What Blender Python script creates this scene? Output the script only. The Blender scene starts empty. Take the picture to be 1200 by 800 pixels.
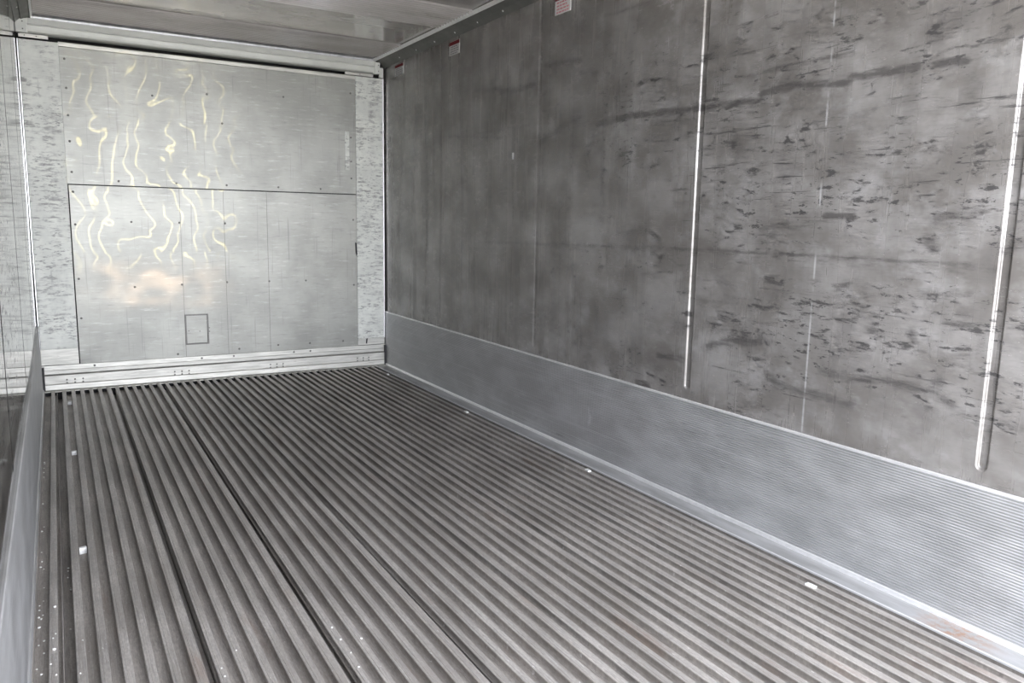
import bpy, math, random
import numpy as np
from mathutils import Vector, Matrix

SC = bpy.context.scene
COL = SC.collection
random.seed(7)

# ------------------------------------------------------------ camera
cam_d = bpy.data.cameras.new('camera')
cam_d.sensor_fit = 'HORIZONTAL'; cam_d.sensor_width = 36.0
cam_d.lens = 909.0 / 1200.0 * 36.0
cam_d.clip_start = 0.02
cam = bpy.data.objects.new('camera', cam_d); COL.objects.link(cam)
r_ = Vector((0.86328, -0.50437, 0.01899)); u_ = Vector((0.06036, 0.14052, 0.98824)); b_ = Vector((-0.5011, -0.85198, 0.15176))
m_ = Matrix((r_, u_, b_)).transposed().to_4x4()
m_.translation = Vector((0.1263, -5.6045, 1.1041))
cam.matrix_world = m_
SC.camera = cam

# ------------------------------------------------------------ world, lights, exposure
SKY = (0.87, 0.90, 1.0); SKY_POWER = 12.5
world = bpy.data.worlds.new('world'); SC.world = world; world.use_nodes = True
bg = world.node_tree.nodes['Background']
bg.inputs[0].default_value = SKY + (1,); bg.inputs[1].default_value = SKY_POWER

def lamp(name, kind, loc, target, energy, color, **kw):
    d = bpy.data.lights.new(name, kind); d.energy = energy; d.color = color
    for k, v in kw.items(): setattr(d, k, v)
    o = bpy.data.objects.new(name, d); COL.objects.link(o); o.location = loc
    o.rotation_euler = (Vector(target) - Vector(loc)).to_track_quat('-Z', 'Y').to_euler()
    return o

# daylight through the open doors behind the camera (portal = sampling help for the sky)
portal = lamp('door_opening_portal', 'AREA', (1.145, -5.68, 1.1), (1.145, 0, 1.1), 1.0, (1, 1, 1), shape='RECTANGLE', size=2.5, size_y=2.4)
portal.data.cycles.is_portal = True
# sun on the yard outside
sun = lamp('sun', 'SUN', (0, -8, 6), (3.5, -9.0, 0), 22.0, (1.0, 0.95, 0.86), angle=0.02)
# sunlight thrown back in by sheet metal in the yard: wavy caustics and a warm patch on the bulkhead
CAUSTIC_POWER = 1150.0; WARM_POWER = 900.0; BOUNCE_POWER = 150.0
caustic = lamp('sun_glint_from_wavy_metal', 'SPOT', (1.3, -7.6, 1.0), (0.80, 0, 1.25), CAUSTIC_POWER, (1.0, 0.85, 0.36), spot_size=0.42, spot_blend=0.3, shadow_soft_size=0.004)
warm = lamp('sun_glint_from_warm_wall', 'SPOT', (1.3, -7.6, 1.0), (0.80, 0, 1.25), WARM_POWER, (1.0, 0.66, 0.42), spot_size=0.42, spot_blend=0.3, shadow_soft_size=0.03)

vs = SC.view_settings
SC.display_settings.display_device = 'sRGB'
vs.view_transform = 'Standard'; vs.look = 'None'; vs.gamma = 1.0; vs.use_curve_mapping = False
vs.exposure = 0.20
SC.cycles.use_denoising = True
SC.cycles.max_bounces = 12; SC.cycles.diffuse_bounces = 6; SC.cycles.glossy_bounces = 8
SC.cycles.caustics_reflective = False

# ------------------------------------------------------------ node helpers
class NT:
    def __init__(s, tree): s.t = tree; s.n = tree.nodes; s.l = tree.links
    def new(s, typ, **kw):
        n = s.n.new(typ)
        for k, v in kw.items(): setattr(n, k, v)
        return n
    def put(s, sock, v):
        if isinstance(v, bpy.types.NodeSocket): s.l.new(v, sock)
        elif v is not None:
            if hasattr(sock.default_value, '__len__') and not hasattr(v, '__len__'): v = (v,) * len(sock.default_value)
            if hasattr(v, '__len__') and len(sock.default_value) == 4 and len(v) == 3: v = tuple(v) + (1,)
            sock.default_value = v
    def m(s, op, a, b=None, c=None, clamp=False):
        n = s.new('ShaderNodeMath', operation=op); n.use_clamp = clamp
        s.put(n.inputs[0], a)
        if b is not None: s.put(n.inputs[1], b)
        if c is not None: s.put(n.inputs[2], c)
        return n.outputs[0]
    def pos(s):
        return s.new('ShaderNodeNewGeometry').outputs['Position']
    def sep(s, v):
        n = s.new('ShaderNodeSeparateXYZ'); s.put(n.inputs[0], v); return n.outputs
    def scale(s, v, k, off=(0, 0, 0)):
        n = s.new('ShaderNodeMapping'); s.put(n.inputs[0], v); n.inputs['Scale'].default_value = k; n.inputs['Location'].default_value = off
        return n.outputs[0]
    def noise(s, v, sc=1.0, det=3.0, rough=0.55, dist=0.0):
        n = s.new('ShaderNodeTexNoise'); s.put(n.inputs['Vector'], v)
        n.inputs['Scale'].default_value = sc; n.inputs['Detail'].default_value = det
        n.inputs['Roughness'].default_value = rough; n.inputs['Distortion'].default_value = dist
        return n.outputs[0]
    def ramp(s, v, lo, hi, a=0.0, b=1.0):
        n = s.new('ShaderNodeMapRange', interpolation_type='SMOOTHSTEP'); s.put(n.inputs[0], v)
        n.inputs[1].default_value = lo; n.inputs[2].default_value = hi; n.inputs[3].default_value = a; n.inputs[4].default_value = b
        return n.outputs[0]
    def mix(s, f, a, b):
        n = s.new('ShaderNodeMix', data_type='RGBA'); s.put(n.inputs['Factor'], f)
        s.put(n.inputs[6], a); s.put(n.inputs[7], b); return n.outputs[2]
    def bump(s, h, strength=0.3, dist=0.002):
        n = s.new('ShaderNodeBump'); n.inputs['Strength'].default_value = strength; n.inputs['Distance'].default_value = dist
        s.put(n.inputs['Height'], h); return n.outputs[0]
    def attr(s, name):
        return s.new('ShaderNodeAttribute', attribute_name=name).outputs['Fac']

def mat(name, fn):
    m = bpy.data.materials.new(name); m.use_nodes = True
    t = NT(m.node_tree); b = t.n['Principled BSDF']
    r = fn(t)
    for k, v in r.items():
        t.put(b.inputs[k], v)
    return m

def plain(name, col, rough=0.5, metal=0.0, n_amt=0.12, sc=30.0):
    def f(t):
        nz = t.noise(t.scale(t.pos(), (1, 1, 1)), sc, 4)
        k = t.ramp(nz, 0.3, 0.7)
        c = t.mix(k, tuple(x * (1 - n_amt) for x in col), tuple(min(1, x * (1 + n_amt)) for x in col))
        return {'Base Color': c, 'Roughness': rough, 'Metallic': metal}
    return mat(name, f)

def speckle(t, vec, sc, lo, hi, cluster_sc, clo, chi):
    """dark scuff specks gathered in clusters"""
    a = t.ramp(t.noise(vec, sc, 7, 0.70, 0.15), lo, hi)
    c = t.ramp(t.noise(t.scale(vec, (1, 1, 1), (7.3, 2.1, 4.4)), cluster_sc, 2), clo, chi)
    return t.m('MULTIPLY', a, c)

# side wall lining: dull stainless with long rubbed-off scuffs and stains
def f_wall(mirror):
    def f(t):
        p = t.pos(); x, y, z = t.sep(p)
        base_n = t.noise(t.scale(p, (1, 1.3, 2.0)), 2.2, 5, 0.65)
        vert = t.noise(t.scale(p, (1, 8.0, 0.45)), 1.4, 4, 0.6)
        fine = t.noise(t.scale(p, (1, 5.0, 45.0)), 3.0, 4, 0.7)
        patch = t.noise(t.scale(p, (1, 5.0, 7.0), (9, 1, 4)), 1.0, 4, 0.7)
        col = t.mix(t.ramp(base_n, 0.36, 0.66), (0.225, 0.211, 0.192), (0.385, 0.370, 0.350))
        col = t.mix(t.ramp(patch, 0.50, 0.70, 0, 0.55), col, (0.50, 0.49, 0.475))
        col = t.mix(t.ramp(patch, 0.48, 0.30, 0, 0.45), col, (0.16, 0.15, 0.142))
        col = t.mix(t.ramp(vert, 0.45, 0.72, 0, 0.40), col, (0.20, 0.19, 0.18))
        col = t.mix(t.ramp(fine, 0.50, 0.75, 0, 0.40), col, (0.17, 0.165, 0.16))
        # elongated dark scuffs (along the wall), thick in the working zone
        sv = t.scale(p, (1, 3.6, 14.0))
        s1 = t.m('MULTIPLY', speckle(t, sv, 2.8, 0.54, 0.66, 0.30, 0.42, 0.58), 0.85)
        sv2 = t.scale(p, (1, 9.0, 26.0), (3, 5, 1))
        s2 = speckle(t, sv2, 2.4, 0.56, 0.64, 0.15, 0.41, 0.55)
        sv3 = t.scale(p, (1, 2.0, 55.0), (1, 8, 2))
        s3 = t.m('MULTIPLY', speckle(t, sv3, 1.6, 0.60, 0.66, 0.15, 0.42, 0.56), 0.7)
        zone = t.m('MULTIPLY', t.ramp(y, -1.8, -3.4, 0.25, 1.0), t.ramp(z, 2.1, 1.5, 0.55, 1.0))
        sc_ = t.m('MULTIPLY', t.m('MULTIPLY', t.m('MAXIMUM', t.m('MAXIMUM', s1, s2), s3), zone), 1.5, clamp=True)
        col = t.mix(t.m('MULTIPLY', sc_, 0.88), col, (0.06, 0.058, 0.057))
        d = t.attr('dirt_and_shade')
        rag = t.noise(t.scale(p, (1, 5, 22)), 3, 5, 0.75)
        dn = t.ramp(t.m('MULTIPLY_ADD', t.m('SUBTRACT', rag, 0.5), 1.7, d), 0.12, 0.85, 0.0, 0.80)
        dn = t.m('MULTIPLY', dn, t.ramp(d, 0.04, 0.25))
        col = t.mix(dn, col, (0.10, 0.094, 0.09))
        # pale scratches
        l1 = t.ramp(t.m('ABSOLUTE', t.m('ADD', y, 3.89)), 0.0, 0.006, 1, 0)
        l1 = t.m('MULTIPLY', l1, t.ramp(t.noise(t.scale(p, (1, 1, 5)), 2, 4), 0.48, 0.6))
        col = t.mix(t.m('MULTIPLY', l1, 0.6), col, (0.75, 0.75, 0.74))
        h = t.m('ADD', t.noise(t.scale(p, (1, 1, 1)), 1.6, 2), t.m('MULTIPLY', fine, 0.02))
        rough = t.m('ADD', t.m('ADD', (0.035 if mirror else 0.20), t.ramp(vert, 0.3, 0.7, 0.0, 0.05 if mirror else 0.12)), t.m('MULTIPLY', sc_, 0.25))
        return {'Base Color': col, 'Roughness': rough, 'Metallic': (1.0 if mirror else 0.32), 'Normal': t.bump(h, 0.15 if mirror else 0.5, 0.002 if mirror else 0.008)}
    return f
M = {}
M['wall'] = mat('scuffed_stainless_wall', f_wall(False))
M['wall_mirror'] = mat('smooth_stainless_wall', f_wall(True))

def f_kick(t):
    p = t.pos(); x, y, z = t.sep(p)
    lines = t.noise(t.scale(p, (1, 1.2, 150.0)), 1.0, 3, 0.6)
    blot = t.noise(t.scale(p, (1, 2.5, 5)), 1.6, 4, 0.6)
    col = t.mix(t.ramp(blot, 0.35, 0.7), (0.44, 0.445, 0.445), (0.56, 0.565, 0.565))
    col = t.mix(t.ramp(lines, 0.5, 0.7, 0, 0.35), col, (0.72, 0.72, 0.73))
    wv = t.m('SINE', t.m('MULTIPLY', z, 2 * math.pi / 0.0085))
    sc1 = speckle(t, t.scale(p, (1, 4, 60)), 1.6, 0.6, 0.68, 0.2, 0.5, 0.62)
    col = t.mix(t.m('MULTIPLY', sc1, 0.6), col, (0.2, 0.2, 0.2))
    rub = speckle(t, t.scale(p, (1, 14, 5), (0, 3, 1)), 1.2, 0.56, 0.75, 0.4, 0.5, 0.7)
    col = t.mix(t.m('MULTIPLY', rub, 0.5), col, (0.8, 0.8, 0.82))
    return {'Base Color': col, 'Roughness': t.ramp(blot, 0.3, 0.7, 0.38, 0.50), 'Metallic': 0.5, 'Normal': t.bump(wv, 0.7, 0.0016)}
M['kick'] = mat('ribbed_aluminium_kick_plate', f_kick)

def f_floor(top):
    def f(t):
        p = t.pos(); x, y, z = t.sep(p)
        n1 = t.noise(t.scale(p, (2.5, 0.8, 1)), 3, 4, 0.6)
        n2 = t.noise(t.scale(p, (40, 3, 1)), 4, 4, 0.65)
        a, b = ((0.36, 0.336, 0.305), (0.54, 0.508, 0.468)) if top else ((0.37, 0.34, 0.305), (0.54, 0.503, 0.46))
        col = t.mix(t.ramp(n1, 0.35, 0.68), a, b)
        col = t.mix(t.ramp(n2, 0.46, 0.70, 0, 0.55), col, (0.22, 0.205, 0.19) if not top else (0.30, 0.29, 0.28))
        sk = t.noise(t.scale(p, (230, 5, 1), (9, 1, 1)), 1, 4, 0.7)
        col = t.mix(t.ramp(sk, 0.54, 0.68, 0, 0.45 if top else 0.2), col, (0.74, 0.72, 0.69))
        col = t.mix(t.ramp(sk, 0.44, 0.32, 0, 0.4), col, (0.22, 0.20, 0.18))
        rust = t.m('MULTIPLY', t.ramp(t.noise(t.scale(p, (6, 0.9, 1), (3, 8, 0)), 2.2, 4, 0.6), 0.58, 0.74), 0.40)
        col = t.mix(rust, col, (0.27, 0.17, 0.12))
        chips = t.ramp(t.noise(t.scale(p, (160, 45, 1)), 1, 3), 0.66, 0.74)
        col = t.mix(t.m('MULTIPLY', chips, 0.7), col, (0.85, 0.84, 0.82))
        gr = t.noise(t.scale(p, (220, 60, 1), (2, 2, 2)), 1, 3, 0.7)
        col = t.mix(t.ramp(gr, 0.40, 0.62, 0.35, 0.0), col, (0.24, 0.22, 0.20))
        pits = t.ramp(t.noise(t.scale(p, (110, 22, 1), (5, 5, 5)), 1, 3), 0.70, 0.76)
        col = t.mix(t.m('MULTIPLY', pits, 0.6), col, (0.12, 0.10, 0.09))
        h = t.noise(t.scale(p, (300, 4, 1)), 1, 2)
        return {'Base Color': col, 'Roughness': 0.42 if top else 0.5, 'Metallic': 0.3, 'Normal': t.bump(h, 0.35, 0.0008)}
    return f
M['rib_top'] = mat('scraped_aluminium_floor_top', f_floor(True))
M['channel'] = mat('dusty_aluminium_channel', f_floor(False))

def f_ceil(t):
    p = t.pos()
    n1 = t.noise(t.scale(p, (1.2, 2.5, 1)), 2, 4, 0.6)
    n2 = t.noise(t.scale(p, (3, 30, 1)), 2, 4, 0.6)
    col = t.mix(t.ramp(n1, 0.35, 0.68), (0.64, 0.61, 0.585), (0.76, 0.73, 0.70))
    col = t.mix(t.ramp(n2, 0.5, 0.7, 0, 0.25), col, (0.42, 0.41, 0.40))
    return {'Base Color': col, 'Roughness': t.ramp(n1, 0.3, 0.7, 0.10, 0.18), 'Metallic': 0.6, 'Normal': t.bump(n1, 0.12, 0.003)}
M['ceiling'] = mat('aluminium_ceiling_sheet', f_ceil)

def f_bulk(t):
    p = t.pos(); x, y, z = t.sep(p)
    n1 = t.noise(t.scale(p, (1, 1, 1)), 2.3, 4, 0.6)
    hs = t.noise(t.scale(p, (3.5, 1, 26)), 2, 5, 0.72)
    vsn = t.noise(t.scale(p, (22, 1, 0.8), (2, 0, 5)), 2, 3, 0.6)
    col = t.mix(t.ramp(n1, 0.35, 0.68), (0.30, 0.302, 0.272), (0.40, 0.402, 0.362))
    col = t.mix(t.ramp(hs, 0.54, 0.72, 0, 0.4), col, (0.68, 0.68, 0.64))
    col = t.mix(t.ramp(hs, 0.46, 0.30, 0, 0.6), col, (0.22, 0.22, 0.21))
    col = t.mix(t.ramp(vsn, 0.60, 0.70, 0, 0.45), col, (0.20, 0.20, 0.19))
    specks = speckle(t, t.scale(p, (10, 1, 26)), 2.0, 0.66, 0.71, 0.15, 0.4, 0.62)
    col = t.mix(t.m('MULTIPLY', specks, 0.8), col, (0.13, 0.13, 0.12))
    return {'Base Color': col, 'Roughness': 0.40, 'Metallic': 0.35, 'Normal': t.bump(n1, 0.5, 0.006)}
M['bulkhead'] = mat('scratched_aluminium_bulkhead', f_bulk)

def f_strip(t):
    p = t.pos()
    n1 = t.noise(t.scale(p, (3, 1, 3)), 2, 4, 0.6)
    col = t.mix(t.ramp(n1, 0.35, 0.65), (0.75, 0.765, 0.70), (0.87, 0.885, 0.81))
    st = t.noise(t.scale(p, (5, 1, 26)), 1.8, 6, 0.75, 0.5)
    zn = t.ramp(t.noise(t.scale(p, (6, 1, 3.5), (1, 0, 2)), 1.5, 3, 0.6), 0.44, 0.60, 0.12, 1)
    col = t.mix(t.m('MULTIPLY', t.ramp(st, 0.47, 0.60, 0, 0.85), zn), col, (0.30, 0.295, 0.275))
    s2 = speckle(t, t.scale(p, (14, 1, 50), (4, 0, 9)), 1.6, 0.53, 0.61, 0.15, 0.40, 0.55)
    col = t.mix(t.m('MULTIPLY', s2, 0.75), col, (0.22, 0.22, 0.20))
    vv = t.ramp(t.noise(t.scale(p, (30, 1, 5), (4, 0, 1)), 1.2, 3, 0.6), 0.60, 0.70, 0, 0.4)
    col = t.mix(t.m('MULTIPLY', vv, zn), col, (0.35, 0.35, 0.33))
    return {'Base Color': col, 'Roughness': 0.5, 'Metallic': 0.1, 'Normal': t.bump(n1, 0.3, 0.003)}
M['strip'] = mat('battered_pale_corner_sheet', f_strip)

def f_base(t):
    p = t.pos()
    n1 = t.noise(t.scale(p, (3, 3, 40)), 2, 4, 0.6)
    col = t.mix(t.ramp(n1, 0.35, 0.65), (0.44, 0.436, 0.395), (0.60, 0.592, 0.54))
    s2 = speckle(t, t.scale(p, (8, 8, 60), (4, 0, 9)), 1.6, 0.58, 0.66, 0.2, 0.42, 0.55)
    col = t.mix(t.m('MULTIPLY', s2, 0.7), col, (0.30, 0.28, 0.24))
    return {'Base Color': col, 'Roughness': 0.45, 'Metallic': 0.6}
M['base'] = mat('worn_aluminium_rail', f_base)
M['profile'] = plain('pale_grey_green_profile', (0.74, 0.75, 0.69), 0.42, 0.1, 0.05, 8)
M['trim'] = plain('dull_dark_grey_trim', (0.15, 0.148, 0.135), 0.45, 0.4, 0.15, 12)
M['edge'] = plain('bright_worn_edge', (0.92, 0.92, 0.91), 0.36, 0.6, 0.04, 40)
def f_flange(t):
    p = t.pos(); x, y, z = t.sep(p)
    n = t.noise(t.scale(p, (8, 1.5, 4)), 2, 4, 0.6)
    col = t.mix(t.ramp(n, 0.35, 0.65), (0.42, 0.42, 0.41), (0.56, 0.56, 0.56))
    st = t.m('MULTIPLY', t.ramp(t.m('ABSOLUTE', t.m('ADD', y, 4.50)), 0.0, 0.16, 1, 0), t.ramp(t.noise(t.scale(p, (20, 14, 1)), 2, 4, 0.7), 0.40, 0.62))
    st = t.m('MULTIPLY', st, t.ramp(x, 1.9, 2.1))
    col = t.mix(t.m('MULTIPLY', st, 0.8), col, (0.48, 0.27, 0.16))
    return {'Base Color': col, 'Roughness': 0.42, 'Metallic': 0.5}
M['flange'] = mat('smooth_aluminium_flange', f_flange)
M['rivet'] = plain('rivet_metal', (0.16, 0.155, 0.145), 0.45, 0.5, 0.1, 60)
M['black'] = plain('black_rubber_seal', (0.02, 0.02, 0.02), 0.6, 0.0, 0.2, 20)
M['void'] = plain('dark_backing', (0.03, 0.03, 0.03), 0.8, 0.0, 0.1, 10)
M['white'] = plain('white_foam', (0.85, 0.85, 0.81), 0.7, 0.0, 0.04, 90)
M['paper'] = plain('white_sticker_paper', (0.80, 0.79, 0.76), 0.45, 0.0, 0.03, 50)
M['red'] = plain('deep_red_ink', (0.17, 0.001, 0.006), 0.75, 0.0, 0.05, 50)
M['pink'] = plain('faded_red_ink', (0.62, 0.22, 0.24), 0.5, 0.0, 0.1, 80)
M['greyink'] = plain('grey_ink', (0.30, 0.28, 0.29), 0.5, 0.0, 0.1, 80)
M['yard'] = plain('concrete_yard', (0.42, 0.41, 0.39), 0.9, 0.0, 0.15, 1.5)
M['rust'] = plain('rust_stain', (0.42, 0.24, 0.14), 0.7, 0.0, 0.2, 30)

# ------------------------------------------------------------ mesh helpers
class MB:
    def __init__(s): s.v = []; s.f = []; s.mi = []
    def quad(s, pts, mi=0):
        i = len(s.v); s.v += [tuple(p) for p in pts]; s.f.append(tuple(range(i, i + len(pts)))); s.mi.append(mi)
    def box(s, a, b, bev=0.0, mi=0):
        x0, y0, z0 = a; x1, y1, z1 = b
        i = len(s.v)
        s.v += [(x0, y0, z0), (x1, y0, z0), (x1, y1, z0), (x0, y1, z0), (x0, y0, z1), (x1, y0, z1), (x1, y1, z1), (x0, y1, z1)]
        for q in ((0, 3, 2, 1), (4, 5, 6, 7), (0, 1, 5, 4), (1, 2, 6, 5), (2, 3, 7, 6), (3, 0, 4, 7)):
            s.f.append(tuple(i + k for k in q)); s.mi.append(mi)
    def sweep(s, prof, axis, a, b, closed=False, mi=None, caps=False):
        """profile points in the plane across `axis` ('x': (y,z) points, 'y': (x,z) points, 'z': (x,y))"""
        def P(q, t):
            return (t, q[0], q[1]) if axis == 'x' else ((q[0], t, q[1]) if axis == 'y' else (q[0], q[1], t))
        i = len(s.v); n = len(prof)
        for t in (a, b): s.v += [P(q, t) for q in prof]
        for k in range(n if closed else n - 1):
            k2 = (k + 1) % n
            s.f.append((i + k, i + k2, i + n + k2, i + n + k)); s.mi.append(mi[k] if mi else 0)
        if caps:
            s.f.append(tuple(i + k for k in range(n))); s.mi.append(0)
            s.f.append(tuple(i + n + k for k in reversed(range(n)))); s.mi.append(0)
    def dome(s, c, r, h, normal, seg=10):
        """low rivet head on a surface"""
        n = Vector(normal).normalized(); t = n.orthogonal().normalized(); b = n.cross(t); c = Vector(c)
        i = len(s.v)
        rings = [(1.0, 0.0), (0.92, 0.45), (0.6, 0.85)]
        for rr, hh in rings:
            for k in range(seg):
                a = 2 * math.pi * k / seg
                s.v.append(tuple(c + (t * math.cos(a) + b * math.sin(a)) * r * rr + n * h * hh))
        s.v.append(tuple(c + n * h))
        for j in range(len(rings) - 1):
            for k in range(seg):
                k2 = (k + 1) % seg
                s.f.append((i + j * seg + k, i + j * seg + k2, i + (j + 1) * seg + k2, i + (j + 1) * seg + k)); s.mi.append(0)
        for k in range(seg):
            s.f.append((i + 2 * seg + k, i + 2 * seg + (k + 1) % seg, i + 3 * seg)); s.mi.append(0)
    def build(s, name, mats, parent=None, bevel=0.0, smooth=False, origin=None):
        me = bpy.data.meshes.new(name)
        o = Vector(origin) if origin is not None else Vector((0, 0, 0))
        me.from_pydata([tuple(Vector(v) - o) for v in s.v], [], s.f)
        if not isinstance(mats, (list, tuple)): mats = [mats]
        for mm in mats: me.materials.append(mm)
        me.polygons.foreach_set('material_index', s.mi)
        if smooth: me.polygons.foreach_set('use_smooth', [True] * len(me.polygons))
        me.update()
        import bmesh
        bm = bmesh.new(); bm.from_mesh(me)
        bmesh.ops.recalc_face_normals(bm, faces=bm.faces)
        if bevel > 0:
            bmesh.ops.bevel(bm, geom=[e for e in bm.edges if len(e.link_faces) == 2 and e.calc_face_angle(0) > 0.6], offset=bevel, segments=2, affect='EDGES', profile=0.7)
        bm.to_mesh(me); bm.free()
        ob = bpy.data.objects.new(name, me); COL.objects.link(ob)
        if parent is not None:
            ob.parent = parent
            pw = Vector((0, 0, 0)); q = parent
            while q is not None: pw += q.location; q = q.parent
            ob.location = o - pw
        else:
            ob.location = o
        return ob

def tag(o, label=None, cat=None, group=None, kind=None):
    if label: o['label'] = label
    if cat: o['category'] = cat
    if group: o['group'] = group
    if kind: o['kind'] = kind
    return o
def empty(name, loc, label=None, cat=None, group=None, kind=None):
    o = bpy.data.objects.new(name, None); COL.objects.link(o); o.location = loc; o.empty_display_size = 0.05
    return tag(o, label, cat, group, kind)
def struct(o, label, cat=None):
    return tag(o, label, cat, kind='structure')

W = 2.29; YF = -5.64; YB = 0.25; ZC = 2.262; HK = 0.408; CD = -0.025; CJ = -0.052

# ------------------------------------------------------------ outside yard
g = MB(); g.quad([(-30, -60, -1.3), (30, -60, -1.3), (30, YF - 0.05, -1.3), (-30, YF - 0.05, -1.3)])
struct(g.build('ground', M['yard']), 'plain concrete yard outside the open doors behind the camera', 'ground')

# ------------------------------------------------------------ side walls with pressed grooves
GROOVES = [-0.992, -2.155, -3.321, -4.486]
SMEARS_SHADE = [([(-2.654, 1.551),(-2.909, 1.565),(-3.176, 1.554),(-3.594, 1.543),(-3.627, 1.565),(-3.703, 1.575),(-3.955, 1.554),(-3.977, 1.569),(-4.186, 1.565)], 0.0134, 0.8),([(-4.239, 1.566),(-4.328, 1.561)], 0.0116, 0.9),([(-4.328, 1.561),(-4.431, 1.567)], 0.0066, 0.35),([(-3.539, 1.632),(-3.726, 1.641),(-3.97, 1.641)], 0.0052, 0.7),([(-2.677, 2.015),(-2.839, 2.009),(-2.989, 2.007)], 0.008, 0.6),([(-4.35, 1.504),(-4.36, 1.414)], 0.0254, 0.35),([(-3.652, 1.101),(-3.827, 1.11)], 0.0143, 0.5),([(-3.915, 1.146),(-4.019, 1.141)], 0.0107, 0.9),([(-4.263, 1.079),(-4.283, 1.056)], 0.0195, 0.6),([(-4.285, 1.133),(-4.354, 1.143),(-4.411, 1.152)], 0.0212, 0.5),([(-1.505, 0.987),(-2.687, 1.004),(-3.375, 1.015),(-3.64, 1.014),(-3.871, 1.012),(-4.188, 1.012),(-4.465, 1.008)], 0.0067, 0.6),([(-2.251, 0.98),(-3.376, 1.002),(-3.872, 1.001),(-4.189, 0.999),(-4.466, 0.995)], 0.0198, 0.25),([(-3.423, 0.645),(-3.519, 0.675),(-3.687, 0.699)], 0.0145, 0.7),([(-3.14, 0.563),(-3.285, 0.569)], 0.0138, 0.7),([(-3.72, 0.584),(-3.783, 0.559),(-3.903, 0.555),(-3.997, 0.551),(-4.077, 0.551)], 0.0173, 0.6),([(-3.003, 0.424),(-3.089, 0.421)], 0.011, 0.9),([(-3.94, 0.635),(-4.05, 0.632),(-4.169, 0.646),(-4.308, 0.644),(-4.347, 0.682)], 0.0131, 0.65),([(-4.308, 0.644),(-4.421, 0.606),(-4.462, 0.598),(-4.514, 0.603),(-4.573, 0.594)], 0.0141, 0.4),([(-4.261, 0.924),(-4.403, 0.932)], 0.0117, 0.5),([(-4.354, 0.757),(-4.359, 0.716),(-4.406, 0.768),(-4.411, 0.725)], 0.0213, 0.35),([(-4.116, 0.798),(-4.137, 0.79)], 0.021, 0.6),([(-4.247, 0.804),(-4.254, 0.785)], 0.0151, 0.6),([(-4.344, 0.849),(-4.419, 0.848)], 0.007, 0.7),([(-3.979, 0.916),(-4.018, 0.927)], 0.0135, 0.7),([(-1.461, 1.851),(-1.646, 1.836),(-1.857, 1.8),(-2.1, 1.802)], 0.0161, 0.7),([(-1.1, 1.625),(-1.38, 1.602),(-1.772, 1.561)], 0.0101, 0.6),([(-1.402, 1.61),(-1.732, 1.61),(-2.108, 1.602)], 0.0095, 0.45),([(-2.209, 1.877),(-2.39, 1.865),(-2.503, 1.858)], 0.0143, 0.7),([(-2.506, 1.796),(-2.64, 1.78)], 0.0116, 0.6),([(-2.162, 1.504),(-2.302, 1.543),(-2.433, 1.587),(-2.518, 1.595)], 0.0163, 0.6),([(-2.624, 1.508),(-2.672, 1.474)], 0.0388, 0.4),([(-2.379, 1.799),(-2.391, 1.276)], 0.0209, 0.3),([(-2.791, 1.847),(-2.806, 1.338)], 0.0227, 0.2),([(-4.075, 1.749),(-4.076, 1.628)], 0.0127, 0.3),([(-0.323, 2.067),(-0.313, 0.661)], 0.0249, 0.35),([(-0.76, 1.979),(-0.767, 0.868)], 0.0404, 0.45),([(-1.273, 1.86),(-1.296, 0.734)], 0.0159, 0.4),([(-0.578, 1.555),(-0.489, 1.387)], 0.0416, 0.4)]  # wall smears and dark bands, plus a painted soft shadow along the dent line

def lin(a, b, step):
    n = max(1, int(round((b - a) / step))); return [a + (b - a) * k / n for k in range(n + 1)]

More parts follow.
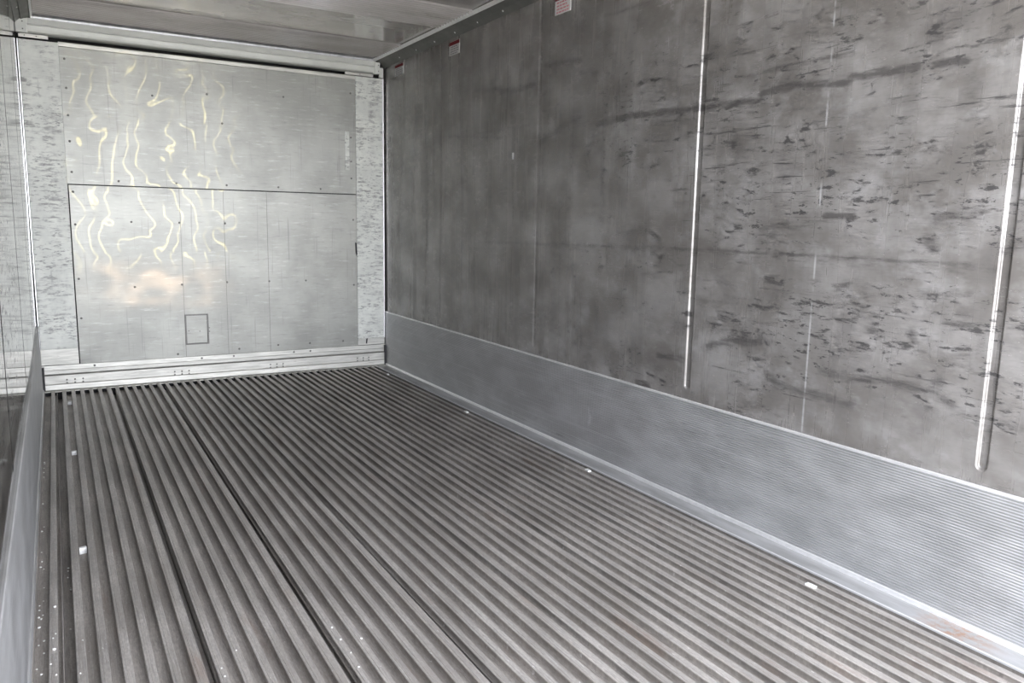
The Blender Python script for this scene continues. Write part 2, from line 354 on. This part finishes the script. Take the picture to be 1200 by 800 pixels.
GDEPTH = {-0.992: 0.0025, -2.155: 0.0035, -3.321: 0.0075, -4.486: 0.010}
def side_wall(name, x, sgn, material, smears_shade, label, step):
    ys = set(); cur = YF
    edges = sorted(GROOVES); HW = 0.0165
    for gv in edges + [None]:
        if gv is None:
            ys.update(lin(cur, YB, step)); break
        ys.update(lin(cur, gv - 0.022, step)); ys.update(lin(gv - 0.022, gv + 0.022, 0.0022)); cur = gv + 0.022
    ys = sorted(ys)
    zs = sorted(set(lin(0.30, 0.445, 0.0145) + lin(0.445, 0.50, 0.0027) + lin(0.50, ZC + 0.01, step)))
    Y, Z = np.meshgrid(np.array(ys), np.array(zs), indexing='ij')
    disp = np.zeros_like(Y)
    for gv in edges:
        d = np.hypot(Y - gv, np.minimum(0, Z - (0.452 + HW)))
        t = np.clip((HW - d) / 0.0050, 0, 1)
        disp = np.maximum(disp, t * t * (3 - 2 * t) * GDEPTH[gv])
    wob = 0.0012 * np.sin(Y * 2.1 + 1.0) * np.sin(Z * 3.3)
    X = x + sgn * (disp + wob)
    dirt_and_shade = np.zeros_like(Y)
    for pts, r, s in smears_shade:
        r = max(r, 0.0075)
        P = np.array(pts)
        best = np.full_like(Y, 9.0)
        for k in range(len(P) - 1):
            a, b = P[k], P[k + 1]; ab = b - a; L = ab @ ab + 1e-9
            t = np.clip(((Y - a[0]) * ab[0] + (Z - a[1]) * ab[1]) / L, 0, 1)
            best = np.minimum(best, np.hypot(Y - (a[0] + t * ab[0]), Z - (a[1] + t * ab[1])))
        dirt_and_shade = np.maximum(dirt_and_shade, s * np.exp(-(best / (r * 1.25)) ** 2))
    ny, nz = Y.shape
    V = np.stack([X.ravel(), Y.ravel(), Z.ravel()], 1)
    idx = np.arange(ny * nz).reshape(ny, nz)
    Fq = np.stack([idx[:-1, :-1], idx[1:, :-1], idx[1:, 1:], idx[:-1, 1:]], -1).reshape(-1, 4)
    if sgn > 0: Fq = Fq[:, ::-1]
    Fq = Fq[:, ::-1] if sgn > 0 else Fq
    me = bpy.data.meshes.new(name); me.from_pydata(V.tolist(), [], Fq.tolist()); me.materials.append(material)
    me.polygons.foreach_set('use_smooth', [True] * len(me.polygons))
    at = me.attributes.new('dirt_and_shade', 'FLOAT', 'POINT'); at.data.foreach_set('value', dirt_and_shade.ravel().astype(np.float32))
    me.update()
    o = bpy.data.objects.new(name, me); COL.objects.link(o)
    return struct(o, label, 'wall')

wr = side_wall('wall_right', W, 1, M['wall'], SMEARS_SHADE, 'long dark grey scuffed metal side wall with pressed vertical grooves', 0.0105)
wl = side_wall('wall_left', 0.0, -1, M['wall_mirror'], [], 'shiny grey metal side wall seen edge-on, mirroring the bulkhead', 0.05)
# outer skins keep the light out
s = MB(); s.box((W + 0.06, YF, -0.2), (W + 0.09, YB + 0.05, 2.45)); s.build('wall_outer_right', M['void'])['kind'] = 'structure'
s = MB(); s.box((-0.09, YF, -0.2), (-0.06, YB + 0.05, 2.45)); s.build('wall_outer_left', M['void'])['kind'] = 'structure'
s = MB(); s.box((-0.09, YB + 0.02, -0.2), (W + 0.09, YB + 0.05, 2.45))
struct(s.build('wall_back', M['void']), 'dark wall behind the bulkhead and its air gap', 'wall')
s = MB(); s.box((-0.09, YF, 2.42), (W + 0.09, YB + 0.05, 2.45)); s.build('roof_outer', M['void'])['kind'] = 'structure'

# ------------------------------------------------------------ kick plates (ribbed), with rolled top lip and foot weld
def kick(name, x, sgn, label):
    p = MB()
    pr = [(x + sgn * 0.012, HK + 0.0), (x + sgn * 0.002, HK + 0.004), (x - sgn * 0.006, HK + 0.0045), (x - sgn * 0.0085, HK + 0.002), (x - sgn * 0.0085, HK - 0.004)]
    p.sweep(pr, 'y', YF, 0.0, mi=[1, 1, 1, 1])
    p.sweep([(x - sgn * 0.0085, HK - 0.004), (x - sgn * 0.0075, HK - 0.010), (x - sgn * 0.0075, 0.012)], 'y', YF, 0.0, mi=[0, 0])
    p.sweep([(x - sgn * 0.0075, 0.012), (x - sgn * 0.0115, 0.010), (x - sgn * 0.0145, 0.003), (x - sgn * 0.0145, -0.004)], 'y', YF, -0.01, mi=[1, 1, 1])
    return struct(p.build(name, [M['kick'], M['edge'] if sgn > 0 else M['flange']]), label, 'kick plate')
kick('baseboard_right', W, 1, 'finely ribbed bright aluminium kick plate along the foot of the right wall')
kick('baseboard_left', 0.0, -1, 'narrow-looking grey kick plate along the foot of the left wall')

# ------------------------------------------------------------ T-bar floor
fl = MB(); fl.box((-0.055, YF, -0.10), (W + 0.055, YB, -0.062))
floor = struct(fl.build('floor', M['channel']), 'ribbed aluminium T-bar floor of long parallel rails', 'floor')
PW = 0.2965; PIT = 0.0494; X0 = 0.1095; Y_END = -0.058
def rib(xl, w=0.0225, wl=0.0052):
    xc = xl + w / 2; h = w / 2
    L = [(xc - wl - 0.0075, CD), (xc - wl - 0.0042, CD + 0.0012), (xc - wl - 0.0012, CD + 0.005), (xc - wl, CD + 0.010), (xc - wl, -0.008), (xc - wl - 0.002, -0.0055),
         (xc - h + 0.0006, -0.0042), (xc - h, -0.0030), (xc - h + 0.0004, -0.0011), (xc - h + 0.0016, -0.0001)]
    gpt = [(xc - h + 0.0065, 0.0), (xc - h + 0.0072, -0.0008), (xc - h + 0.0079, 0.0)]
    Rr = [(2 * xc - a, b) for a, b in reversed(L)]
    return L + gpt + Rr, [0] * 5 + [1] * 13 + [0] * 5
def plank(x0, xend, nrib, lip=True):
    m = MB(); pts = []; mi = []
    for k in range(nrib):
        a, b = rib(x0 + k * PIT)
        if pts: mi.append(0)
        pts += a; mi += b
    # trim: last rib's right foot then a small stepped lip and drop at the joint
    if lip:
        e = x0 + (nrib - 1) * PIT + 0.0225
        # last rib carries a small interlocking step, then a deep open joint
        nb = 5
        pts = pts[:-10]; mi = mi[:-10]
        pts += [(e - 0.0002, -0.0016), (e + 0.0004, -0.0022), (e + 0.0042, -0.0024), (e + 0.0048, -0.0034), (e + 0.0044, -0.0058), (e - 0.0058, -0.0070), (e - 0.0060, -0.0090), (e - 0.0060, CJ)]
        mi += [1, 1, 1, 1, 1, 0, 0, 0]
        pts += [(xend - 0.0012, CJ)]; mi += [0]
    m.sweep(pts, 'y', YF, Y_END, mi=mi)
    # plank underside
    m.box((x0 + 0.002, YF, -0.062), (xend - 0.0005, Y_END, CJ - 0.0005))
    return m.build('floor_plank', [M['channel'], M['rib_top']], floor)
# small lip-free edge plank at the left wall
m = MB(); a, b = rib(0.0500, 0.021)
pts = [(0.0095, 0.0), (0.0165, 0.0), (0.0170, -0.004), (0.0170, CD), (0.0185, CD)] + a; mi = [1, 1, 0, 0, 0] + b
pts += [(0.080, CD), (0.0805, -0.010), (0.0830, -0.0095), (0.0835, -0.010), (0.0840, CJ), (X0 - 0.0015, CJ)]; mi += [0] * 6
m.sweep(pts, 'y', YF, Y_END, mi=mi)
m.box((0.0, YF, -0.062), (X0 - 0.0005, Y_END, CJ - 0.0005)); m.build('edge_plank', [M['channel'], M['rib_top']], floor)
for k in range(7):
    plank(X0 + PW * k, X0 + PW * (k + 1), 6)
m = MB()
m.sweep([(X0 + PW * 7 - 0.001, CD), (X0 + PW * 7 + 0.003, CD), (X0 + PW * 7 + 0.003, -0.006), (X0 + PW * 7 - 0.002, -0.004), (X0 + PW * 7 - 0.002, 0.0015), (X0 + PW * 7 + 0.004, 0.0025), (X0 + PW * 7 + 0.010, -0.001), (W - 0.012, -0.003)], 'y', YF, Y_END, mi=[0, 0, 0, 1, 1, 1, 2])
m.build('edge_rail', [M['channel'], M['edge'], M['flange']], floor)
m = MB(); m.box((0.002, Y_END + 0.002, -0.005), (W - 0.002, 0.02, -0.001), mi=0); m.build('end_bar', M['base'], floor, bevel=0.0015)
m = MB(); m.box((0.002, -0.006, -0.061), (W - 0.002, 0.0, -0.006)); m.build('underfloor_shade_plate', M['void'], floor)  # black plate stands in for the shade of the open underfloor void

# ------------------------------------------------------------ ceiling with corrugated and flat bands
pr = []; y = YF
bands = []     # (start, end, ribbed) from the bulkhead outward
yy = -0.085
while yy > YF:
    bands.append((yy, max(YF, yy - 0.475), True)); yy -= 0.475
    bands.append((yy, max(YF, yy - 0.56), False)); yy -= 0.56
pr = [(YB, ZC), (-0.02, ZC), (-0.062, ZC), (-0.064, ZC - 0.004), (-0.070, ZC - 0.005), (-0.072, ZC), (-0.085, ZC)]
for a, b, rb in bands:
    if a <= YF: break
    if rb:
        n = 13; st = (a - b) / n
        for k in range(n):
            c = a - k * st
            pr += [(c - st * 0.10, ZC), (c - st * 0.22, ZC - 0.009), (c - st * 0.40, ZC - 0.009), (c - st * 0.55, ZC), (c - st * 0.98, ZC)]
    else:
        pr += [(a - 0.01, ZC), (b + 0.01, ZC)]
pr = [q for q in pr if q[0] >= YF]
m = MB(); m.sweep(pr, 'x', -0.02, W + 0.02)
struct(m.build('ceiling', M['ceiling']), 'grey metal ceiling sheet with corrugated bands between smooth ones', 'ceiling')

# coves between side walls and ceiling
def cove(name, x, sgn, label):
    m = MB()
    e = lambda dx, z: (x - sgn * dx, z)
    pr = [e(0.092, ZC + 0.002), e(0.092, ZC - 0.0045), e(0.084, ZC - 0.0225), e(0.080, ZC - 0.024), e(0.074, ZC - 0.0195), e(0.040, ZC - 0.036), e(0.034, ZC - 0.040), e(0.028, ZC - 0.037), e(0.010, ZC - 0.052), e(0.004, ZC - 0.058), e(0.0025, ZC - 0.060), e(-0.012, ZC - 0.060)]
    m.sweep(pr, 'y', YF, 0.0, mi=[0, 1, 1, 0, 0, 0, 0, 0, 0, 0, 0])
    t = struct(m.build(name, [M['trim'], M['edge']]), label, 'trim')
    k = 0; yv = -0.35
    while yv > -5.6:
        q = MB(); q.dome((x - sgn * 0.0225, yv, ZC - 0.0432), 0.0055, 0.003, (-sgn, 0, -0.8)); q.build('rivet', M['edge'], t, smooth=True)
        yv -= 0.29
    return t
cove('trim_1', W, 1, 'dark angled cove strip between the right wall and the ceiling')
cove('trim_2', 0.0, -1, 'dark angled cove strip between the left wall and the ceiling')

# ------------------------------------------------------------ bulkhead panels
def rivets(parent, pts, r=0.007, y=-0.0035, mat_=None, h=0.003):
    for (x, z) in pts:
        q = MB(); q.dome((x, y, z), r, h, (0, -1, 0)); q.build('rivet', mat_ or M['rivet'], parent, smooth=True)

up = empty('bulkhead_panel', (1.145, 0, 1.285), 'upper grey aluminium bulkhead sheet with scratches and a bright flanged top edge', 'panel')
m = MB(); m.box((0.215, -0.003, 1.288), (2.066, 0.0, 2.098)); m.build('sheet', M['bulkhead'], up, bevel=0.0008)
m = MB(); m.sweep([(-0.003, 2.097), (-0.0075, 2.100), (-0.0075, 2.122), (-0.004, 2.1265), (0.03, 2.1265), (0.03, 2.12), (0.0, 2.118), (0.0, 2.097)], 'x', 0.215, 2.066, closed=True, caps=True); m.build('top_flange', M['base'], up)
rivets(up, [(0.243, 2.03), (0.243, 1.86), (0.243, 1.70), (0.243, 1.545), (0.243, 1.36), (1.16, 2.115), (2.03, 2.0), (2.03, 1.69), (2.03, 1.52), (2.03, 1.40), (0.50, 1.315), (0.84, 1.315), (1.155, 1.315), (1.50, 1.315), (1.80, 1.315), (1.05, 1.90), (1.55, 1.93), (0.72, 1.86), (1.14, 1.72)])
lo = empty('bulkhead_panel', (1.145, 0, 0.155), 'lower grey aluminium bulkhead sheet holding the small square hatch', 'panel')
m = MB(); m.box((0.221, -0.0025, 0.158), (2.066, 0.0, 1.281)); m.build('sheet', M['bulkhead'], lo, bevel=0.0008)
for xs in (0.852, 1.128, 1.415):   # faint lap joints
    q = MB(); q.box((xs, -0.0040, 0.16), (xs + 0.0022, -0.0024, 1.278)); q.build('seam', M['rivet'], lo)
rivets(lo, [(0.243, 1.24), (0.243, 1.04), (0.243, 0.70), (0.243, 0.45), (0.56, 1.06), (0.846, 1.06), (1.135, 1.06), (0.56, 0.64), (0.846, 0.65), (1.135, 0.66), (1.42, 0.66), (1.68, 0.66), (0.80, 0.18), (1.20, 0.19), (1.47, 0.20), (1.70, 0.20), (1.95, 0.20), (2.04, 0.62), (2.04, 1.1)], y=-0.003)
m = MB(); m.box((0.215, -0.0012, 1.281), (2.066, 0.004, 1.288)); m.build('joint_gap', M['black'], lo)

# access hatch
ha = empty('access_hatch', (0.927, -0.003, 0.343), 'small square hatch cover with a raised frame, low on the lower bulkhead sheet', 'hatch')
m = MB(); m.box((0.862, -0.009, 0.250), (0.993, -0.003, 0.438)); m.build('cover', M['bulkhead'], ha, bevel=0.0015)
m = MB()
for a, b in (((0.853, -0.016, 0.241), (0.861, -0.003, 0.447)), ((0.994, -0.016, 0.241), (1.002, -0.003, 0.447)), ((0.861, -0.016, 0.439), (0.994, -0.003, 0.447)), ((0.861, -0.016, 0.241), (0.994, -0.003, 0.249))): m.box(a, b)
m.build('frame', M['rivet'], ha)
for x, z in ((0.875, 0.335), (0.945, 0.33), (1.008, 0.35), (1.008, 0.325)):
    q = MB(); q.dome((x, -0.009 if x < 1 else -0.0035, z), 0.004, 0.002, (0, -1, 0)); q.build('rivet', M['rivet'], ha, smooth=True)

# corner cover sheets
def corner(x0, x1, z0, z1, label, side):
    c = empty('corner_cover', ((x0 + x1) / 2, 0, z0), label, 'corner sheet', None)
    m = MB(); m.box((x0, -0.008, z0), (x1, 0.0, z1)); m.build('sheet', M['strip'], c, bevel=0.001)
    xe = x0 if side < 0 else x1
    m = MB()
    if side < 0: m.box((x0 - 0.0080, -0.014, z0), (x0 - 0.0025, 0.0, z1)); 
    else: m.box((x1 + 0.0005, -0.016, z0), (x1 + 0.0085, 0.0, z1))
    m.build('edge_trim', M['edge'], c, bevel=0.001)
    return c
corner(0.0115, 0.2145, 0.262, 2.118, 'pale battered corner sheet left of the bulkhead', -1)
corner(2.0665, 2.2700, 0.212, 2.124, 'pale battered corner sheet right of the bulkhead, beside the dark wall', 1)
m = MB(); m.box((0.0075, -0.006, 0.160), (0.2145, 0.0, 0.2605)); o = m.build('corner_block', M['base'], bevel=0.001, origin=(0.11, 0, 0.16)); tag(o, 'short pale patch under the left corner sheet', 'corner patch')
m = MB(); m.box((2.0665, -0.006, 0.160), (2.278, 0.0, 0.2105)); o = m.build('corner_block', M['base'], bevel=0.001, origin=(2.17, 0, 0.16)); tag(o, 'short pale patch under the right corner sheet', 'corner patch')

# metal tab and black latch beside the right corner sheet
o = MB(); o.box((1.984, -0.0075, 1.458), (2.016, -0.003, 1.732)); t = o.build('metal_tab', M['strip'], bevel=0.001, origin=(2.0, -0.003, 1.595)); tag(t, 'narrow pale upright metal strip near the right edge of the upper bulkhead sheet', 'metal strip')
o = MB(); o.sweep([(2.050, 0.935), (2.060, 0.930), (2.066, 0.850), (2.060, 0.835), (2.054, 0.860)], 'y', -0.0125, -0.0082, closed=True, caps=True); t = o.build('rubber_flap', M['black'], origin=(2.058, -0.008, 0.88)); tag(t, 'small black rubber flap sticking out at the edge of the right corner sheet', 'rubber flap')
o = MB(); o.sweep([(2.130, 0.208), (2.142, 0.209), (2.136, 0.170), (2.127, 0.172)], 'y', -0.009, -0.0062, closed=True, caps=True); t = o.build('tar_mark', M['black'], origin=(2.134, -0.006, 0.19)); tag(t, 'short dark blob on the patch under the right corner sheet', 'mark')

# base rails
br = empty('base_rail', (1.145, 0, 0.0), 'pale stepped sill rail running under the bulkhead above the floor', 'sill rail')
m = MB(); m.sweep([(0.0, 0.1575), (-0.006, 0.1565), (-0.007, 0.128), (-0.0095, 0.125), (-0.0095, 0.104), (-0.006, 0.1005), (-0.006, 0.0995), (0.0, 0.0995)], 'x', 0.0085, W - 0.009, closed=True, caps=True); m.build('upper_rail', M['base'], br)
m = MB(); m.sweep([(0.0, 0.0960), (-0.009, 0.0960), (-0.012, 0.092), (-0.013, 0.040), (-0.017, 0.034), (-0.019, 0.004), (-0.017, 0.0), (0.0, 0.0)], 'x', 0.0085, W - 0.009, closed=True, caps=True); m.build('lower_rail', M['base'], br)
for xc in (0.185, 0.819, 1.454, 2.102):
    for dx in (-0.045, 0.0, 0.045):
        for dz in (0.008, -0.012):
            q = MB(); q.dome((xc + dx, -0.0135, 0.055 + dz + (0.0)), 0.0055, 0.003, (0, -1, 0)); q.build('rivet', M['rivet'], br, smooth=True)
for xc in (0.30, 1.16, 1.58, 1.70, 0.95):
    q = MB(); q.dome((xc, -0.0075, 0.142), 0.007, 0.003, (0, -1, 0)); q.build('rivet', M['rivet'], br, smooth=True)
# black seals in the two bottom corners
for x0, x1, lb in ((0.0078, 0.0205, 'black rubber seal upright in the bottom left corner'), (2.2705, 2.2820, 'black rubber seal upright in the bottom right corner')):
    m = MB(); m.box((x0, -0.026, 0.0005), (x1, -0.0195, 0.150)); m.box((x0, -0.0195, 0.10), (x1, -0.0098, 0.150)); o = m.build('corner_seal', M['black'], origin=((x0 + x1) / 2, -0.02, 0.0)); tag(o, lb, 'seal')

# ------------------------------------------------------------ air duct profile over the bulkhead
du = empty('air_duct_profile', (1.145, 0, 2.2), 'long pale rounded profile under the ceiling above the dark air gap', 'duct profile')
prf = [(0.06, 2.236), (-0.026, 2.2365), (-0.029, 2.234), (-0.030, 2.206), (-0.0345, 2.202), (-0.0345, 2.198), (-0.030, 2.194), (-0.0285, 2.176), (-0.024, 2.163), (-0.014, 2.155), (0.0, 2.152), (0.03, 2.150)]
m = MB(); m.sweep(prf, 'x', 0.060, W - 0.075); m.build('roll', M['profile'], du, smooth=False)
m = MB(); m.sweep([(-0.075, ZC), (-0.012, ZC - 0.001), (-0.002, ZC - 0.008), (-0.0, 2.237), (0.06, 2.237)], 'x', 0.0, W); m.build('fascia', M['flange'], du)
for x0, x1 in ((0.0, 0.062), (W - 0.085, W - 0.045)):
    m = MB(); m.box((x0, -0.036, 2.150), (x1, 0.01, 2.232)); b_o = m.build('end_bracket', M['profile'], du, bevel=0.006)
    for z in (2.17, 2.212):
        q = MB(); q.dome(((x0 + x1) / 2 + 0.008, -0.036, z), 0.004, 0.002, (0, -1, 0)); q.build('screw', M['rivet'], b_o, smooth=True); 
m = MB(); m.box((W - 0.044, -0.012, 2.13), (W - 0.012, 0.0, 2.20)); m.build('corner_plate', M['profile'], du, bevel=0.002)
m = MB(); m.box((0.014, -0.014, 2.1285), (0.165, 0.004, 2.149)); m.build('support_tab', M['base'], du, bevel=0.002)
m = MB(); m.box((1.99, -0.012, 2.1285), (2.20, 0.004, 2.149)); m.build('support_tab', M['base'], du, bevel=0.002)
for x in (0.045, 0.105, 2.10):
    q = MB(); q.dome((x, -0.014, 2.139), 0.004, 0.002, (0, -1, 0)); q.build('screw', M['rivet'], du, smooth=True)
# shade inside the air gap, put in as a black sheet
s = MB(); s.box((0.0, 0.12, 1.9), (W, 0.14, ZC)); struct(s.build('wall_air_gap_shade', M['void']), 'black sheet standing in for the shaded depth of the air gap above the bulkhead', 'wall')

# ------------------------------------------------------------ stickers on the right wall
def sticker(y0, y1, z0, z1, ink, label):
    e = empty('warning_sticker', (W, (y0 + y1) / 2, (z0 + z1) / 2), label, 'sticker')
    xs = W - 0.0016
    m = MB(); m.box((xs - 0.0008, y1, z0), (W + 0.001, y0, z1)); m.build('paper', M['paper'], e)
    zh = z1 - (z1 - z0) * 0.27
    m = MB(); m.box((xs - 0.0014, y1 + 0.001, zh), (xs - 0.0007, y0 - 0.001, z1 - 0.001)); m.build('red_band', M['red'], e)
    m = MB(); rnd = random.Random(int(y0 * 1000)); rows = 4; w_ = abs(y1 - y0)
    for r in range(rows):
        zr = zh - (zh - z0) * (r + 0.75) / (rows + 0.4); yv = y0 - w_ * 0.12
        while yv > y1 + w_ * 0.2:
            L = w_ * rnd.uniform(0.07, 0.18)
            m.box((xs - 0.0013, max(y1 + w_ * 0.1, yv - L), zr - 0.0032), (xs - 0.0007, yv, zr + 0.0032)); yv -= L + w_ * 0.04
    m.build('print', M[ink], e)
    return e
sticker(-0.215, -0.370, 2.113, 2.186, 'greyink', 'small white sticker with red top band, nearest the bulkhead corner')
sticker(-1.103, -1.245, 2.103, 2.182, 'greyink', 'white sticker with red top band and grey print, middle one on the right wall')
sticker(-2.280, -2.412, 2.097, 2.185, 'pink', 'white sticker with faded red print, nearest the camera at the top edge')
m = MB(); m.box((W - 0.0022, -1.905, 1.440), (W + 0.001, -1.89, 1.475)); o = m.build('tape_scrap', M['paper'], origin=(W, -1.9, 1.457)); tag(o, 'tiny upright pale tape scrap on the dark right wall', 'tape scrap')

# ------------------------------------------------------------ loose bits on the floor
def block(x, y, z, L, wd, h, rot, label):
    m = MB(); m.box((-wd / 2, -L / 2, 0), (wd / 2, L / 2, h))
    o = m.build('foam_strip', M['white'], bevel=min(h, L) * 0.22); o.location = (x, y, z); o.rotation_euler = (0, 0, rot)
    return tag(o, label, 'foam strip', 'white foam strips lying in the floor channels')
cx = lambda k: X0 + 0.0225 + 0.0135 + PIT * k      # middle of channel k
block(cx(0), -2.75, CD + 0.0005, 0.018, 0.0235, 0.022, 0.10, 'largest white foam strip, nearest the camera in a left floor channel')
block(cx(0), -1.50, CD + 0.0005, 0.020, 0.0235, 0.020, 0.05, 'white foam strip in a left floor channel, second from the camera')
block(cx(0), -0.36, CD + 0.0005, 0.040, 0.0235, 0.020, 0.0, 'white foam strip in a left floor channel close under the bulkhead')
for x, y, lb in ((2.1462, -1.66, 'small white chip near the right kick plate, midway down the floor'), (2.1462, -2.87, 'small white chip near the right kick plate, second from the camera'), (2.0975, -4.12, 'white chip near the right kick plate, nearest the camera'), (2.1462, -0.41, 'small white chip near the bottom right corner by the bulkhead')):
    m = MB(); m.box((-0.0085, -0.016, 0), (0.0085, 0.016, 0.006)); o = m.build('foam_chip', M['white'], bevel=0.0015); o.location = (x, y, 0.0); o.rotation_euler = (0, 0, random.uniform(-.2, .2))
    tag(o, lb, 'foam chip', 'white chips along the right side of the floor')

# foam crumbs
def crumb_mesh(seed):
    rnd = random.Random(seed); import bmesh
    bm = bmesh.new(); bmesh.ops.create_icosphere(bm, subdivisions=1, radius=1.0)
    for v in bm.verts: v.co *= rnd.uniform(0.65, 1.15)
    for v in bm.verts: v.co.z *= 0.7
    zmin = min(v.co.z for v in bm.verts)
    for v in bm.verts: v.co.z -= zmin
    me = bpy.data.meshes.new('foam_crumb'); bm.to_mesh(me); bm.free(); me.materials.append(M['white']); return me
CM = [crumb_mesh(i) for i in range(5)]
LOW = [(0.027, -2.768), (0.033, -2.829), (0.034, -3.072), (0.024, -3.098), (0.0245, -3.13), (0.033, -3.166), (0.0235, -3.175), (0.030, -3.19), (0.0245, -3.24), (0.037, -3.324), (0.025, -3.343), (0.038, -3.391), (0.023, -3.467), (0.033, -3.498), (0.030, -2.437), (0.034, -2.977),
       (0.100, -2.793), (0.099, -2.817), (0.097, -2.868), (0.105, -2.968), (0.099, -3.234), (0.024, -1.807), (0.024, -2.173), (0.023, -1.577), (0.0235, -1.672), (0.036, -1.368), (0.025, -2.68), (0.0235, -2.812), (0.024, -2.48), (0.026, -1.60), (0.023, -1.74)]
HIGH = [(0.0640, -3.183, 1.5), (0.0625, -3.431, 1.6), (0.060, -3.37, 0.9), (0.066, -3.562, 1.0), (0.0655, -3.346, 1.0), (0.0550, -3.504, .8), (0.117, -3.582, 0.8), (0.126, -3.417, 0.8), (0.170, -3.483, 0.7), (0.418, -3.722, 1), (0.419, -3.763, 1), (0.718, -3.731, 1), (0.716, -3.661, 0.9), (0.767, -3.752, 1), (0.721, -3.805, 0.8), (0.716, -3.878, 1), (0.466, -3.654, 0.7)]
for i, (x, y) in enumerate(LOW):
    o = bpy.data.objects.new('foam_crumb', CM[i % 5]); COL.objects.link(o)
    s_ = 0.0042 * random.uniform(0.6, 1.15); o.scale = (s_, s_, s_); o.location = (x, y, CJ if x > 0.09 else CD); o.rotation_euler = (0, 0, random.uniform(0, 6))
    tag(o, 'tiny white foam crumb lying down in the floor channels beside the left kick plate', 'crumb', 'foam crumbs down in the left floor channels')
for i, (x, y, k) in enumerate(HIGH):
    o = bpy.data.objects.new('foam_crumb', CM[i % 5]); COL.objects.link(o)
    s_ = 0.0032 * k; o.scale = (s_, s_, s_); o.location = (x, y, -0.0001); o.rotation_euler = (0, 0, random.uniform(0, 6))
    tag(o, 'tiny white foam crumb resting on top of a floor rail', 'crumb', 'foam crumbs on top of the floor rails')

# ------------------------------------------------------------ light patterns of the two sun glints (the lamps' own nodes)
def gobo(o, fn):
    d = o.data; d.use_nodes = True
    t = NT(d.node_tree); em = [n for n in t.n if n.type == 'EMISSION'][0]
    nrm = t.new('ShaderNodeTexCoord').outputs['Normal']
    x, y, z = t.sep(nrm)
    nz = t.m('MULTIPLY', z, -1.0); u = t.m('DIVIDE', x, nz); v = t.m('DIVIDE', y, nz)
    t.put(em.inputs['Strength'], fn(t, u, v))
def band(t, a, lo, hi, soft):
    return t.m('MULTIPLY', t.ramp(a, lo - soft, lo + soft), t.ramp(a, hi - soft, hi + soft, 1, 0))
def caust(t, u, v):
    D = 7.62
    X = t.m('MULTIPLY_ADD', u, D, 0.80); Z = t.m('MULTIPLY_ADD', v, D, 1.25)      # metres on the bulkhead
    cmb = t.new('ShaderNodeCombineXYZ'); row = t.m('FLOOR', t.m('DIVIDE', t.m('SUBTRACT', Z, 0.865), 0.42)); t.put(cmb.inputs[0], t.m('MULTIPLY', X, 2.6)); t.put(cmb.inputs[1], t.m('MULTIPLY', Z, 2.6)); t.put(cmb.inputs[2], t.m('MULTIPLY', row, 0.35))
    n = t.noise(cmb.outputs[0], 1.3, 2.0, 0.5, 0.3)
    g = t.m('ADD', t.m('MULTIPLY', X, 9.0), t.m('MULTIPLY', n, 4.6))
    ln = t.ramp(t.m('ABSOLUTE', t.m('SUBTRACT', t.m('FRACT', g), 0.5)), 0.0, 0.075, 1, 0)
    br = t.ramp(t.noise(cmb.outputs[0], 1.7, 2), 0.34, 0.55, 0.05, 1)
    ar = t.m('MULTIPLY', band(t, X, 0.22, 1.22, 0.06), band(t, Z, 0.80, 2.08, 0.10))
    glow = t.m('MULTIPLY', t.m('MULTIPLY', band(t, X, -0.5, 2.9, 0.3), band(t, Z, -0.3, 2.6, 0.4)), 0.012)
    return t.m('ADD', t.m('MULTIPLY', t.m('MULTIPLY', ln, br), ar), glow)
def warmf(t, u, v):
    D = 7.62
    X = t.m('MULTIPLY_ADD', u, D, 0.80); Z = t.m('MULTIPLY_ADD', v, D, 1.25)
    cmb = t.new('ShaderNodeCombineXYZ'); t.put(cmb.inputs[0], t.m('MULTIPLY', X, 3.0)); t.put(cmb.inputs[1], t.m('MULTIPLY', Z, 7))
    n = t.noise(cmb.outputs[0], 1.6, 5, 0.72, 0.4)
    return t.m('MULTIPLY', t.ramp(n, 0.46, 0.62, 0.05, 1), t.m('MULTIPLY', band(t, X, 0.30, 1.10, 0.12), band(t, Z, 0.52, 0.78, 0.06)))
gobo(caustic, caust); gobo(warm, warmf)
